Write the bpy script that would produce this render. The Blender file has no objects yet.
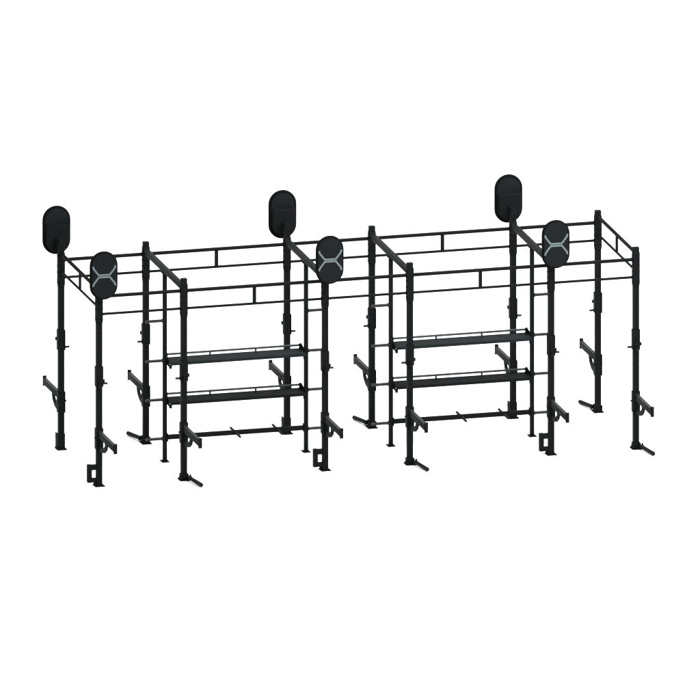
import bpy, bmesh, math
from mathutils import Vector, Matrix
S = bpy.context.scene
C = S.collection
R = math.radians

# ---------------------------------------------------------------- camera
cam = bpy.data.cameras.new('camera'); cam.type = 'ORTHO'; cam.ortho_scale = 8.6
cam.clip_start = 0.1; cam.clip_end = 400
co = bpy.data.objects.new('camera', cam); C.objects.link(co)
P = Vector((3.434, 0.9, 1.254))
F = Vector((math.sin(R(15))*math.cos(R(15)), math.cos(R(15))**2, -math.sin(R(15))))
co.location = P - F*30
co.rotation_euler = (R(75), 0, R(-15))
S.camera = co
# ---------------------------------------------------------------- light
w = bpy.data.worlds.new('World'); S.world = w; w.use_nodes = True
nt = w.node_tree; bg = nt.nodes['Background']
tc = nt.nodes.new('ShaderNodeTexCoord'); sp = nt.nodes.new('ShaderNodeSeparateXYZ')
rp = nt.nodes.new('ShaderNodeValToRGB')
nt.links.new(tc.outputs['Generated'], sp.inputs[0]); nt.links.new(sp.outputs['Z'], rp.inputs[0])
rp.color_ramp.elements[0].position = 0.0; rp.color_ramp.elements[0].color = (0.42, 0.42, 0.42, 1)
rp.color_ramp.elements[1].position = 0.9; rp.color_ramp.elements[1].color = (1, 1, 1, 1)
nt.links.new(rp.outputs[0], bg.inputs[0]); bg.inputs[1].default_value = 2.4
sl = bpy.data.lights.new('studio_softbox', 'AREA'); sl.shape = 'RECTANGLE'; 
sl.energy = 3700; sl.size = 13; sl.size_y = 10; sl.color = (0.95, 0.98, 1.0)
so = bpy.data.objects.new('studio_softbox', sl); C.objects.link(so)
so.location = (6.5, -3.5, 9.0)
so.rotation_euler = (Vector((3.4, .9, 1.2)) - so.location).to_track_quat('-Z', 'Y').to_euler()
S.view_settings.view_transform = 'Standard'; S.view_settings.look = 'None'
S.view_settings.exposure = 0; S.view_settings.gamma = 1
S.render.engine = 'CYCLES'
S.render.resolution_x = S.render.resolution_y = 1024

# ---------------------------------------------------------------- materials
def mat(name, col, rough=.5, spec=.2, metal=0, bump=0, scale=300, var=0):
    m = bpy.data.materials.new(name); m.use_nodes = True
    n = m.node_tree.nodes; l = m.node_tree.links; b = n['Principled BSDF']
    b.inputs['Roughness'].default_value = rough
    b.inputs['Specular IOR Level'].default_value = spec
    b.inputs['Metallic'].default_value = metal
    t = n.new('ShaderNodeTexCoord')
    nz = n.new('ShaderNodeTexNoise'); nz.inputs['Scale'].default_value = 6; nz.inputs['Detail'].default_value = 6
    l.new(t.outputs['Object'], nz.inputs['Vector'])
    mx = n.new('ShaderNodeMix'); mx.data_type = 'RGBA'
    mx.inputs[6].default_value = (*[c*(1-var) for c in col], 1); mx.inputs[7].default_value = (*[c*(1+var) for c in col], 1)
    l.new(nz.outputs['Fac'], mx.inputs[0]); l.new(mx.outputs[2], b.inputs['Base Color'])
    if bump:
        n2 = n.new('ShaderNodeTexNoise'); n2.inputs['Scale'].default_value = scale; n2.inputs['Detail'].default_value = 2
        l.new(t.outputs['Object'], n2.inputs['Vector'])
        bp = n.new('ShaderNodeBump'); bp.inputs['Strength'].default_value = bump; bp.inputs['Distance'].default_value = .001
        l.new(n2.outputs['Fac'], bp.inputs['Height']); l.new(bp.outputs[0], b.inputs['Normal'])
    return m
M_BLACK = mat('black_powder_coat', (0.0037, 0.0043, 0.0043), .6, .02, bump=.25, var=.2)
M_ARM = mat('charcoal_powder_coat', (0.0060, 0.0069, 0.0069), .6, .03, bump=.25, var=.2)
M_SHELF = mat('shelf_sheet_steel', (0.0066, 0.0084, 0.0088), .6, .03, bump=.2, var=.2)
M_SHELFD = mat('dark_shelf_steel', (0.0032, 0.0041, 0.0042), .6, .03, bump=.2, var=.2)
M_RAIL = mat('guard_rail_steel', (0.0237, 0.0257, 0.0257), .5, .1, var=.2)
M_TUBE = mat('grey_tube_steel', (0.0099, 0.0108, 0.0108), .5, .1, var=.2)
M_PAD = mat('matt_vinyl_pad', (0.0050, 0.0059, 0.0064), .7, .02, bump=.4, scale=120, var=.15)
M_RUBBER = mat('rubber_liner', (0.0021, 0.0022, 0.0022), .8, .02)
M_BOLT = mat('zinc_bolt', (0.0105, 0.0118, 0.0118), .5, .05)
M_LOGO = mat('silver_emblem', (0.0684, 0.0842, 0.0842), .5, .1, var=.06)
M_FLOOR = mat('white_studio_floor', (.74, .74, .74), .9, .1, var=.01)

# ---------------------------------------------------------------- mesh helpers
class MB:
    def __init__(s): s.bm = bmesh.new()
    def _add(s, b):
        me = bpy.data.meshes.new('tmp'); b.to_mesh(me); b.free(); s.bm.from_mesh(me); bpy.data.meshes.remove(me)
    def box(s, x0, x1, y0, y1, z0, z1, bev=.004, rot=None, at=None):
        b = bmesh.new(); bmesh.ops.create_cube(b, size=1)
        for v in b.verts:
            v.co = Vector(((x0+x1)/2+v.co.x*(x1-x0), (y0+y1)/2+v.co.y*(y1-y0), (z0+z1)/2+v.co.z*(z1-z0)))
        if bev: bmesh.ops.bevel(b, geom=b.edges[:], offset=bev, segments=2, profile=.6, affect='EDGES')
        if rot: bmesh.ops.transform(b, matrix=rot, verts=b.verts)
        s._add(b); return s
    def cyl(s, a, c, r, seg=20, r2=None, bev=0):
        a = Vector(a); c = Vector(c); d = c-a
        b = bmesh.new(); bmesh.ops.create_cone(b, cap_ends=True, segments=seg, radius1=r, radius2=r if r2 is None else r2, depth=d.length)
        if bev:
            ed = [e for e in b.edges if abs(e.verts[0].co.z-e.verts[1].co.z) < 1e-6]
            bmesh.ops.bevel(b, geom=ed, offset=bev, segments=2, affect='EDGES')
        q = d.to_track_quat('Z', 'Y').to_matrix().to_4x4(); q.translation = (a+c)/2
        bmesh.ops.transform(b, matrix=q, verts=b.verts); s._add(b); return s
    def prism(s, pts, axis, t0, t1, bev=.002):
        """extrude a 2D outline; axis 'x': pts are (y,z); axis 'y': pts are (x,z)"""
        b = bmesh.new()
        f = (lambda p, t: (t, p[0], p[1])) if axis == 'x' else ((lambda p, t: (p[0], t, p[1])) if axis == 'y' else (lambda p, t: (p[0], p[1], t)))
        v0 = [b.verts.new(f(p, t0)) for p in pts]; v1 = [b.verts.new(f(p, t1)) for p in pts]
        n = len(pts); b.faces.new(v0); b.faces.new(v1[::-1])
        for i in range(n): b.faces.new((v0[i], v1[i], v1[(i+1) % n], v0[(i+1) % n]))
        bmesh.ops.recalc_face_normals(b, faces=b.faces)
        if bev: bmesh.ops.bevel(b, geom=b.edges[:], offset=bev, segments=1, affect='EDGES', clamp_overlap=True)
        s._add(b); return s
    def mesh(s, name, m, smooth=True):
        me = bpy.data.meshes.new(name); s.bm.to_mesh(me); s.bm.free(); me.materials.append(m)
        if smooth:
            me.polygons.foreach_set('use_smooth', [True]*len(me.polygons))
            me.set_sharp_from_angle(angle=R(32))
        return me
    def build(s, name, m, parent=None, loc=(0, 0, 0), rz=0, smooth=True):
        return put(name, s.mesh(name, m, smooth), parent, loc, rz)
def put(name, me, parent=None, loc=(0, 0, 0), rz=0):
    o = bpy.data.objects.new(name, me); C.objects.link(o); o.location = loc; o.rotation_euler = (0, 0, rz)
    o.parent = parent; return o
def strip(pts, wd):
    """outline of a polyline of width wd, mitred"""
    L = []; Rr = []
    for i, p in enumerate(pts):
        p = Vector(p); d = Vector((0, 0))
        if i > 0: d += (p-Vector(pts[i-1])).normalized()
        if i < len(pts)-1: d += (Vector(pts[i+1])-p).normalized()
        d.normalize(); n = Vector((-d.y, d.x)); k = 1
        if 0 < i < len(pts)-1:
            k = 1/max(.5, n.dot(Vector((-(Vector(pts[i+1])-p).normalized().y, (Vector(pts[i+1])-p).normalized().x))))
        L.append(tuple(p+n*wd/2*k)); Rr.append(tuple(p-n*wd/2*k))
    return L+Rr[::-1]
def arcpts(cx, cz, r, a0, a1, n):
    return [(cx+r*math.cos(R(a0+(a1-a0)*i/n)), cz+r*math.sin(R(a0+(a1-a0)*i/n))) for i in range(n+1)]
def empty(name, loc, label, cat, group=None, rz=0):
    o = bpy.data.objects.new(name, None); C.objects.link(o); o.location = loc; o.rotation_euler = (0, 0, rz)
    o.empty_display_size = .1
    o['label'] = label; o['category'] = cat
    if group: o['group'] = group
    return o
def copy_tree(o, parent=None):
    c = o.copy(); C.objects.link(c); c.parent = parent
    for ch in list(o.children): copy_tree(ch, c)
    return c

# ---------------------------------------------------------------- floor
g = MB(); g.bm.faces.new([g.bm.verts.new(p) for p in ((-150, -150, 0), (150, -150, 0), (150, 150, 0), (-150, 150, 0))])
fl = g.build('floor', M_FLOOR, smooth=False); fl['kind'] = 'structure'

# ---------------------------------------------------------------- rig
XS = [0, 1.0786, 2.8746, 3.9532, 5.7492, 6.8278]
D = 1.803; H = 2.56; W = .072; hw = W/2
rig = empty('training_rig', (0, 0, 0), 'long free standing black steel gym rig with pull-up rails, shelves and ball targets', 'gym rig')

def upright_mesh(h, hole=.0068, pitch=.052, W=.072):
    """square tube, rounded corners, a column of bolt holes down every side"""
    hw = W/2; bm = bmesh.new(); c = .005; z0 = .008
    n = int((h-z0-.02)/pitch); z1 = z0+n*pitch
    def face(rot):
        def V(x, y, z): return bm.verts.new(rot @ Vector((x, y, z)))
        y = -hw; e = hw-c
        for i in range(n):
            a = z0+i*pitch; b = a+pitch; m = (a+b)/2
            outer = [(e, m), (e, b), (0, b), (-e, b), (-e, m), (-e, a), (0, a), (e, a)]
            ov = [V(p[0], y, p[1]) for p in outer]
            if a < .1 or b > h-.02:
                bm.faces.new(ov[::-1]); continue
            iv = [V(hole*math.cos(k*math.pi/4), y, m+hole*math.sin(k*math.pi/4)) for k in range(8)]
            jv = [V(hole*math.cos(k*math.pi/4), y+.004, m+hole*math.sin(k*math.pi/4)) for k in range(8)]
            for k in range(8):
                q = (k+1) % 8
                bm.faces.new((ov[k], iv[k], iv[q], ov[q]))
                bm.faces.new((iv[k], jv[k], jv[q], iv[q]))
        bm.faces.new((V(-e, y, z1), V(e, y, z1), V(e, y, h), V(-e, y, h)))
        # rounded corner to the next side
        prev = None
        for k in range(4):
            an = R(-90+30*k); px = e+c*math.cos(an); py = -e+c*math.sin(an)
            cur = (V(px, py, z0), V(px, py, h))
            if prev: bm.faces.new((prev[0], cur[0], cur[1], prev[1]))
            prev = cur
    for k in range(4): face(Matrix.Rotation(k*math.pi/2, 3, 'Z'))
    bmesh.ops.remove_doubles(bm, verts=bm.verts, dist=1e-5)
    bmesh.ops.recalc_face_normals(bm, faces=bm.faces)
    mb = MB(); mb.bm.free(); mb.bm = bm
    return mb
def finish_upright(h, name):
    mb = upright_mesh(h)
    mb.box(-hw-.001, hw+.001, -hw-.001, hw+.001, h, h+.007, .002)      # end cap
    return mb.mesh(name, M_BLACK)
ME_UP = finish_upright(H-.007, 'upright'); ME_UPT = finish_upright(2.66, 'upright')
b = MB(); b.box(-.062, .062, -.075, .075, 0, .008, .002)
b.box(-.050, .050, -.050, .050, .008, .014, .002)
for sx in (-1, 1):
    for sy in (-1, 1): b.cyl((sx*.05, sy*.063, .008), (sx*.05, sy*.063, .017), .009, 6)
ME_BASE = b.mesh('base_plate', M_BLACK)
b = MB(); k = hw+.006
def sleeve(b, z0, z1, k, taper=.04):
    for (ax, s) in (('x', -1), ('x', 1), ('y', -1), ('y', 1)):
        pts = [(-k+.008, z1), (k-.008, z1), (k-.004, z1-.02), (k-.004, z0+taper), (k-.022, z0), (-k+.022, z0), (-k+.004, z0+taper), (-k+.004, z1-.02)]
        t = sorted((s*(hw+.001), s*k))
        b.prism(pts, ax, t[0], t[1], .0015)
sleeve(b, 2.07, 2.50, k)
for z in (2.12, 2.25, 2.33, 2.46):
    for s in (-1, 1):
        b.cyl((0, s*k, z), (0, s*(k+.008), z), .013, 6); b.cyl((s*k, 0, z), (s*(k+.008), 0, z), .013, 6)
ME_FLANGE = b.mesh('joint_flange', M_BLACK)

# foot brackets
b = MB()
b.box(-.150, -.096, -.035, .035, .050, .275, .004); b.box(-.098, -hw-.001, -.034, .034, .208, .270, .004)
b.box(-.098, -hw-.001, -.034, .034, .052, .100, .004)
b.prism([(-.08, .057), (-hw-.001, .057), (-hw-.001, .012), (-.05, .012)], 'y', -.018, .018)
ME_LOOP = b.mesh('anchor_bracket', M_BLACK)
b = MB()
b.box(-hw-.012, -hw-.001, -hw, hw+.06, .012, .20, .003); b.box(hw+.001, hw+.008, -hw, hw+.06, .012, .20, .003)
b.box(-hw, hw, hw+.05, hw+.06, .014, .16, .003)
b.cyl((-hw-.02, hw+.03, .15), (hw+.02, hw+.03, .15), .009, 10)
ME_FOOTB = b.mesh('anchor_bracket', M_BLACK)

for i, x in enumerate(XS):
    for back in (0, 1):
        u = put('upright', ME_UPT if i % 2 == 0 and i < 5 else ME_UP, rig, (x, D*back, 0))
        put('base_plate', ME_BASE, u); put('joint_flange', ME_FLANGE, u)
        if i % 2 == 0: put('anchor_bracket', ME_FOOTB if back else ME_LOOP, u)

# long rails
def pipe(p0, p1, r, name):
    b = MB(); b.cyl(p0, p1, r, 24); d = (Vector(p1)-Vector(p0)).normalized()
    for p, s in ((p0, 1), (p1, -1)):
        p = Vector(p); b.cyl(p, p+d*s*.008, r*1.45, 24, bev=.001)
    return b.build(name, M_BLACK, rig)
k2 = hw+.006
for y in (0, D):
    for i in range(5):
        a, c = XS[i]+k2, XS[i+1]-k2
        pipe((a, y, 2.405), (c, y, 2.405), .0225, 'upper_rail')
        pipe((a, y, 2.18), (c, y, 2.18), .0165, 'lower_rail')
        if i in (1, 3):
            m = (XS[i]+XS[i+1])/2
            MB().box(m-.022, m+.022, y-.012, y+.012, 2.193, 2.387, .003).build('rail_strut', M_BLACK, rig)
# end rails
for x in (XS[0], XS[5]):
    pipe((x, k2, 2.485), (x, D-k2, 2.485), .0225, 'upper_rail')
    pipe((x, k2, 2.26), (x, D-k2, 2.26), .0155, 'lower_rail')
    MB().box(x-.013, x+.013, D/2-.022, D/2+.022, 2.274, 2.465, .003).build('rail_strut', M_BLACK, rig)
# cross beams and middle posts
bw = .031
b = MB(); b.box(-bw, bw, k2+.006, D-k2-.006, 2.443-bw, 2.443+bw, .004)
for y0, y1 in ((hw+.0065, k2+.008), (D-k2-.008, D-hw-.0065)): b.box(-.036, .036, y0, y1, 2.34, 2.50, .002)
ME_CROSS = b.mesh('cross_beam', M_ARM)
pw = .0245
b = MB(); b.box(-pw, pw, -pw, pw, .008, 2.411, .004)
b.box(-.045, .045, -.03, .03, 2.400, 2.4105, .002)
ME_POST = b.mesh('inner_post', M_BLACK)
b = MB(); b.box(-.048, .048, -.065, .065, 0, .008, .002)
for sy in (-1, 1): b.cyl((0, sy*.048, .008), (0, sy*.048, .017), .009, 6)
ME_PBASE = b.mesh('base_plate', M_BLACK)
b = MB(); b.cyl((-.245, 0, 0), (-pw-.001, 0, 0), .0190, 20, bev=.003); b.cyl((-pw-.012, 0, 0), (-pw-.001, 0, 0), .026, 20)
ME_RUNG = b.mesh('climbing_peg', M_TUBE)
for i in (1, 2, 3, 4):
    put('cross_beam', ME_CROSS, rig, (XS[i], 0, 0))
    p = put('inner_post', ME_POST, rig, (XS[i], D/2, 0)); put('base_plate', ME_PBASE, p)
    for z in (1.792, 1.284, .788, .292):
        put('climbing_peg', ME_RUNG, p, (0, 0, z), 0 if i % 2 else math.pi)
# shelves, low beams
for i in (1, 3):
    a, c = XS[i]+pw+.002, XS[i+1]-pw-.002; Lb = c-a
    for z in (1.275, .772):
        b = MB(); b.box(a+.006, c-.006, D/2-.125, D/2+.125, z-.006, z+.008, .003)
        b.box(a+.006, c-.006, D/2-.127, D/2-.121, z-.030, z+.006, .002)      # folded front lip
        b.box(a+.006, c-.006, D/2+.121, D/2+.127, z-.030, z+.014, .002)
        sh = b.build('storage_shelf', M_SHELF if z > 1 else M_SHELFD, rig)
        gb = MB(); gb.cyl((a+.006, D/2+.124, z+.052), (c-.006, D/2+.124, z+.052), .0145, 12)
        for f in (1/3, 2/3): gb.box(a+Lb*f-.012, a+Lb*f+.012, D/2+.116, D/2+.1205, z+.008, z+.056, .001)
        gb.build('guard_rail', M_RAIL, sh)
        for s in (0, 1):
            x0 = a if s == 0 else c-.005
            b = MB(); b.prism([(D/2-.122, z-.055), (D/2-.122, z+.02), (D/2-.03, z+.045), (D/2+.150, z+.082), (D/2+.150, z+.0), (D/2+.03, z-.045)], 'x', x0, x0+.005, .001)
            q0, q1 = (x0+.004, x0+.034) if s == 0 else (x0-.029, x0+.001)
            b.box(q0, q1, D/2-.126, D/2-.085, z-.072, z-.031, .003); b.box(q0, q1, D/2+.085, D/2+.115, z+.009, z+.078, .003)
            xs = (x0-.003, x0+.010) if s == 0 else (x0-.005, x0+.008)
            for yy in (-.012, .012): b.cyl((xs[0], D/2+yy, z+.0), (xs[1], D/2+yy, z+.0), .008, 6)
            b.build('end_bracket', M_BLACK, sh)
    b = MB(); b.box(a, c, D/2-.025, D/2+.025, .28, .335, .004)
    for x0 in (a, c-.006): b.box(x0, x0+.006, D/2-.045, D/2+.045, .255, .360, .002)
    lb = b.build('low_beam', M_BLACK, rig)
    m = (XS[i]+XS[i+1])/2
    for dx in (-.535, 0, .535):
        q = MB(); q.cyl((m+dx, D/2+.225, .308), (m+dx, D/2+.026, .308), .0155, 16, bev=.002)
        q.cyl((m+dx, D/2-.026, .308), (m+dx, D/2-.225, .308), .0155, 16, bev=.002)
        for s in (-1, 1): q.cyl((m+dx, D/2+s*.026, .308), (m+dx, D/2+s*.038, .308), .025, 16)
        q.build('band_peg', M_ARM, lb)

# ball targets (built facing -Y, at the post axis)
TW, TH, TZ = .176, .131, 2.73
def stadium(r, h, n=20): return arcpts(0, TZ+h, r, 0, 180, n)+arcpts(0, TZ-h, r, 180, 360, n)
b = MB(); b.prism(stadium(TW, TH), 'y', -.2455, -.195, .014); ME_T = b.mesh('ball_target', M_RUBBER)
b = MB(); b.prism(stadium(TW-.022, TH), 'y', -.251, -.2460, .002); ME_TF = b.mesh('target_face', M_PAD)
b = MB()
for sz in (1, -1):
    pts = [(-.140, .128), (-.139, .108), (-.128, .088), (-.070, .0140), (.070, .0140), (.128, .088), (.139, .108), (.140, .128)]
    b.prism(strip([(p[0], TZ+sz*p[1]) for p in pts], .0215), 'y', -.2545, -.2515, .0006)
ME_TL = b.mesh('emblem', M_LOGO)
b = MB()
b.prism([(.137, 2.800), (.130, 2.815), (-.130, 2.815), (-.137, 2.800)]+arcpts(0, TZ-TH+.012, .137, 180, 360, 20), 'y', -.191, -.105, .024)   # folded housing
b.box(-hw-.004, hw+.004, -.1045, -hw-.002, 2.53, 2.665, .004)
b.prism([(-hw-.002, 2.46), (-hw-.002, 2.529), (-.1045, 2.529)], 'x', -.02, .02, .003)
ME_TB = b.mesh('mounting_bracket', M_BLACK)
b = MB(); b.prism([(x_*.0+x_, z_) for x_, z_ in stadium(TW-.030, TH)], 'y', -.1945, -.1915, .001)
ME_TR = b.mesh('back_panel', M_PAD)
for i in (0, 2, 4):
    for back in (0, 1):
        t = put('ball_target', ME_T, rig, (XS[i], D*back, 0), math.pi*back)
        put('target_face', ME_TF, t); put('emblem', ME_TL, t); put('mounting_bracket', ME_TB, t); put('back_panel', ME_TR, t)

# ---------------------------------------------------------------- lift-off attachments
ROWF = ['front left corner upright', 'second front upright from the left', 'third front upright from the left',
        'fourth front upright from the left', 'fifth front upright from the left', 'front right corner upright']
ROWB = [s.replace('front', 'rear') for s in ROWF]
def where(i, back): return (ROWB if back else ROWF)[i]

def jcup(sign):        # faces -Y; pin towards sign*X ; origin at its own height
    r = empty('bar_hook', (0, 0, 0), 'x', 'bar hook', 'bar hooks on the uprights')
    b = MB(); g1 = hw+.0025
    b.box(-g1-.007, -g1, -g1-.006, hw+.012, -.035, .225, .003)
    b.box(g1, g1+.007, -g1-.006, hw+.012, -.035, .225, .003)
    b.box(-g1-.0065, g1+.0065, -g1-.0085, -g1, -.034, .224, .003)
    b.prism([(-g1-.008, -.06), (-g1-.008, .05), (-.06, .03), (-.122, .03), (-.122, .070), (-.142, .085), (-.142, 0.01), (-.13, .0)], 'x', -.020, .020, .003)
    b.box(-.034, .034, -.156, -.1425, .050, .095, .003)
    b.build('hook_body', M_BLACK, r)
    b = MB(); b.box(-.017, .017, -.1215, -.050, .031, .036, .001); b.box(-.017, .017, -.1213, -.117, .037, .068, .001)
    b.build('liner', M_RUBBER, r)
    b = MB(); x = sign
    b.cyl((x*(g1+.007), 0, 0), (x*(g1+.062), 0, 0), .0145, 16, bev=.002)
    b.cyl((x*(g1+.007), 0, 0), (x*(g1+.016), 0, 0), .020, 16)
    b.cyl((x*(g1+.060), 0, 0), (x*(g1+.068), 0, 0), .015, 16, bev=.002)
    b.build('pin', M_BOLT, r)
    return r
def spotter(sign):
    r = empty('safety_arm', (0, 0, 0), 'x', 'safety arm', 'safety arms on the uprights')
    g1 = hw+.0025; b = MB()
    b.box(-g1-.007, -g1, -g1-.008, hw+.014, -.20, .07, .003)
    b.box(g1, g1+.007, -g1-.008, hw+.014, -.20, .07, .003)
    b.box(-g1-.0065, g1+.0065, -g1-.009, -g1, -.199, .069, .003)
    b.build('clamp', M_BLACK, r)
    b = MB(); b.box(-.0225, .0225, -.775, -g1-.010, -.040, .035, .004)
    b.box(-.0245, .0245, -.785, -.7755, -.065, .068, .003)                 # end stop
    b.build('arm', M_BLACK, r)
    b = MB()
    pts = [(-g1-.010, -.175), (-.15, -.178), (-.26, -.155), (-.34, -.105), (-.375, -.0405)]
    b.prism(strip(pts, .060), 'x', -.014, .014, .002)
    b.box(-.009, .009, -.10, -g1-.010, -.15, -.0405, .002)
    b.prism([(-.37, -.0405), (-.30, -.0405), (-.33, -.10)], 'x', -.012, .012, .001)
    b.build('gusset', M_BLACK, r)
    b = MB(); x = sign
    b.cyl((x*(g1+.007), 0, -.055), (x*(g1+.030), 0, -.055), .012, 16, bev=.002)
    b.cyl((-x*(g1+.007), 0, -.055), (-x*(g1+.018), 0, -.055), .018, 6); b.cyl((-x*(g1+.010), 0, -.055), (x*(g1+.010), 0, -.055), .006, 10)
    b.build('pin', M_BOLT, r)
    b = MB(); b.box(-.0205, .0205, -.770, -g1-.012, .0355, .041, .001); b.build('liner', M_TUBE, r)  # liner in lighter grey, painting the arm's lit top into the colour
    return r
def landmine():
    r = empty('pivot_sleeve', (0, 0, 0), 'x', 'barbell sleeve', 'barbell pivot sleeves at the feet')
    b = MB(); g1 = hw+.003
    b.box(-g1-.008, -g1, -g1-.03, g1+.01, .0175, .085, .003); b.box(g1, g1+.008, -g1-.03, g1+.01, .0175, .085, .003)
    b.box(-g1-.007, g1+.007, -g1-.012, -g1, .0180, .084, .003)
    b.cyl((-g1-.03, -g1-.0, .05), (-g1-.008, -g1-.0, .05), .014, 12)
    b.build('bracket', M_BLACK, r)
    b = MB(); b.box(.018, .030, -g1-.06, -g1-.0125, .020, .080, .003); b.box(.062, .074, -g1-.05, -g1+.005, .020, .080, .003)
    b.cyl((.012, -g1-.045, .05), (.082, -g1-.035, .05), .010, 12)
    b.build('yoke', M_BLACK, r)
    b = MB(); b.cyl((.045, -.080, .046), (.118, -.412, .030), .0255, 24, bev=.003)
    b.cyl((.1178, -.411, .030), (.119, -.4175, .0297), .021, 24)
    b.build('sleeve_tube', M_ARM, r)
    return r
protoJ = {1: jcup(1), -1: jcup(-1)}; usedJ = {1: 0, -1: 0}
protoS = {1: spotter(1), -1: spotter(-1)}; usedS = {1: 0, -1: 0}
protoL = None
def inst(pr, used, key):
    if not used[key]: used[key] = 1; return pr[key]
    return copy_tree(pr[key])
pl = {0: landmine()}; ul = {0: 0}
for i, x in enumerate(XS):
    for back in (0, 1):
        side = (1 if i % 2 == 0 else -1)*(-1 if back else 1)
        o = inst(protoJ, usedJ, side); o.location = (x, D*back, 1.295); o.rotation_euler = (0, 0, math.pi*back)
        o['label'] = 'bar hook with short pin on the ' + where(i, back)
        o = inst(protoS, usedS, side); o.location = (x, D*back, .665); o.rotation_euler = (0, 0, math.pi*back)
        o['label'] = 'black safety arm jutting %s from the %s' % ('backward' if back else 'forward', where(i, back))
        if i % 2:
            o = inst(pl, ul, 0); o.location = (x, D*back, 0); o.rotation_euler = (0, 0, math.pi*back)
            o['label'] = 'black barbell sleeve at the foot of the ' + where(i, back)
